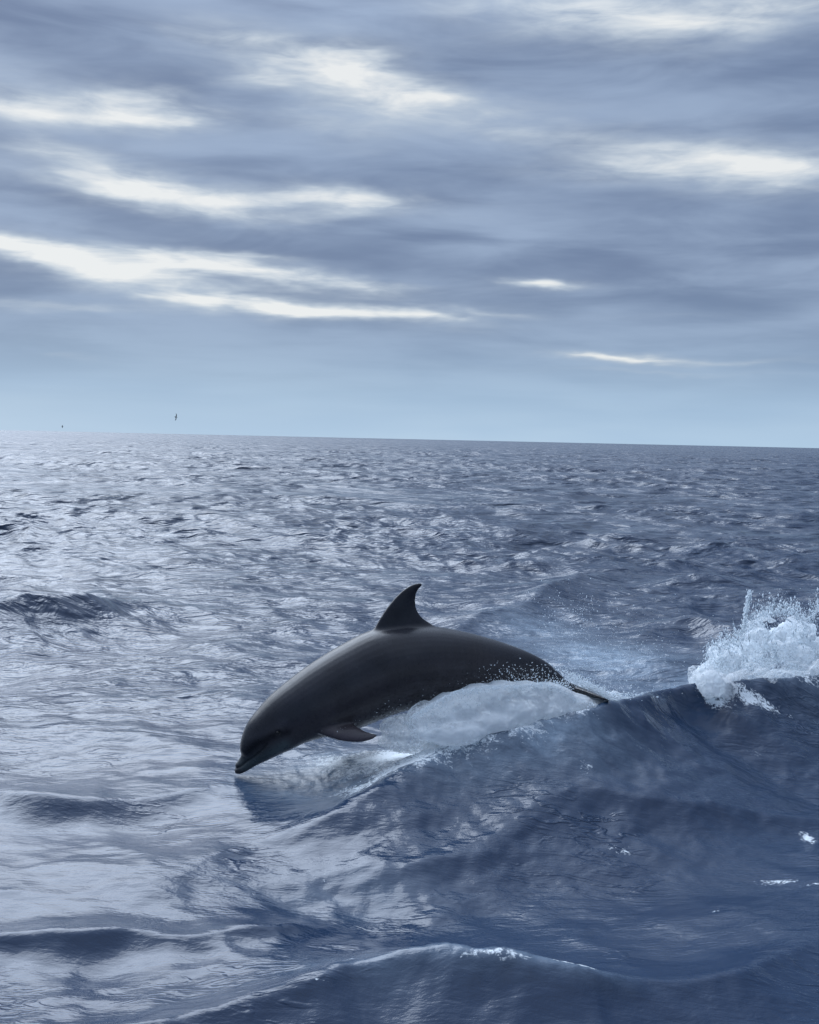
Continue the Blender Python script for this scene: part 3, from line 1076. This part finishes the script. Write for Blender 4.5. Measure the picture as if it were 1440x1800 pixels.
for _ in range(5200):
    px = 720 + 340 * r2_.rand()
    t_ = np.interp(px, [720, 770, 800, 850, 960, 990, 1010, 1060], [1262, 1232, 1216, 1208, 1204, 1216, 1228, 1244])
    b_ = np.interp(px, [720, 800, 900, 1000, 1060], [1345, 1318, 1290, 1262, 1250])
    u_ = r2_.rand()
    py = t_ + (b_ - t_) * u_ + r2_.normal(0, 3) if r2_.rand() < .55 else t_ + abs(r2_.normal(0, 6)) - 2
    P.append(at_y(px, py, np.interp(px, [720, 1060], [7.5, 8.25]) + .04 * r2_.randn()))
    Rr.append(.0018 + .0035 * r2_.rand() ** 2)
    S.append((r2_.randn() * .4, 0, .5 * r2_.rand()))
droplets('shed_drops', np.array(P), np.array(Rr), 'white drops and beads of water streaming off the dolphin\'s tail stock', np.array(S))

# 5. white crown of foam where the tail goes in
L = []
for px, py, dep, r_ in [(1040, 1222, 8.85, .05), (1062, 1231, 8.9, .06), (1085, 1236, 8.85, .055), (1108, 1238, 8.9, .045), (1020, 1212, 8.85, .04), (1075, 1224, 8.95, .045), (1005, 1203, 8.85, .028)]:
    L.append((at_y(px, py, dep), np.array((r_ * 1.5, r_ * 1.4, r_))))
lump_mesh('tail_foam', L, .009, .03, 14.0, 'small burst of white foam at the dolphin\'s tail', lambda c, nz: np.clip(.35 + .4 * nz, 0, 1), 'foam')


# ------------------------------------------------------------------ seabirds
bird_m, n = material('bird_plumage')
g2 = n.t.nodes.new('ShaderNodeTexCoord').outputs['Object']
pp = principled(n, Base_Color=n.mix(n.noise(g2, 9, 3), (.022, .020, .022), (.05, .045, .045)), Roughness=.7)
out_surf(n, pp.outputs[0])


def bird_mesh():
    v, f = [], []
    # body loft along x
    prof = [(-.24, .004, .004), (-.17, .03, .012), (-.10, .045, .03), (0, .062, .055), (.10, .055, .052), (.16, .034, .036), (.20, .034, .036), (.235, .02, .022), (.26, .008, .009), (.30, .003, .003)]
    m_ = 10
    for x, b, c in prof:
        for q in range(m_):
            a = 2 * math.pi * q / m_
            v.append((x, b * math.cos(a), c * math.sin(a)))
    for i_ in range(len(prof) - 1):
        for q in range(m_):
            f.append((i_ * m_ + q, i_ * m_ + (q + 1) % m_, (i_ + 1) * m_ + (q + 1) % m_, (i_ + 1) * m_ + q))
    f.append(tuple(range(m_))[::-1])
    f.append(tuple((len(prof) - 1) * m_ + q for q in range(m_)))
    # long narrow wings, slightly bent
    for s in (1, -1):
        st = [(.10, -.05, .02, .00, .02), (.12, -.03, .16, .05, .014), (.13, .01, .30, .075, .010), (.08, -.03, .44, .06, .007), (.0, -.06, .56, .03, .003)]
        b = len(v)
        for le, te, y, z, t in st:
            v += [(le, s * y, z), ((le + te) / 2, s * y, z + t), (te, s * y, z), ((le + te) / 2, s * y, z - t)]
        for i_ in range(len(st) - 1):
            for q in range(4):
                f.append((b + i_ * 4 + q, b + i_ * 4 + (q + 1) % 4, b + (i_ + 1) * 4 + (q + 1) % 4, b + (i_ + 1) * 4 + q))
        f.append((b, b + 1, b + 2, b + 3))
        e = b + (len(st) - 1) * 4
        f.append((e + 3, e + 2, e + 1, e))
    m = bpy.data.meshes.new('seabird')
    m.from_pydata(v, [], f)
    m.materials.append(bird_m)
    return m


bmesh_ = bird_mesh()
for px, py, dist, rot, lab in ((309, 733, 165, (R(78), R(8), R(20)), 'dark seabird banking on edge above the horizon, the larger and higher of two'),
                               (110, 750, 230, (R(35), R(0), R(200)), 'tiny distant seabird skimming just over the horizon at the far left')):
    o = link('seabird', bmesh_)
    o.location = at_y(px, py, dist)
    o.rotation_euler = rot
    tag(o, lab, 'bird', 'seabirds over the horizon')
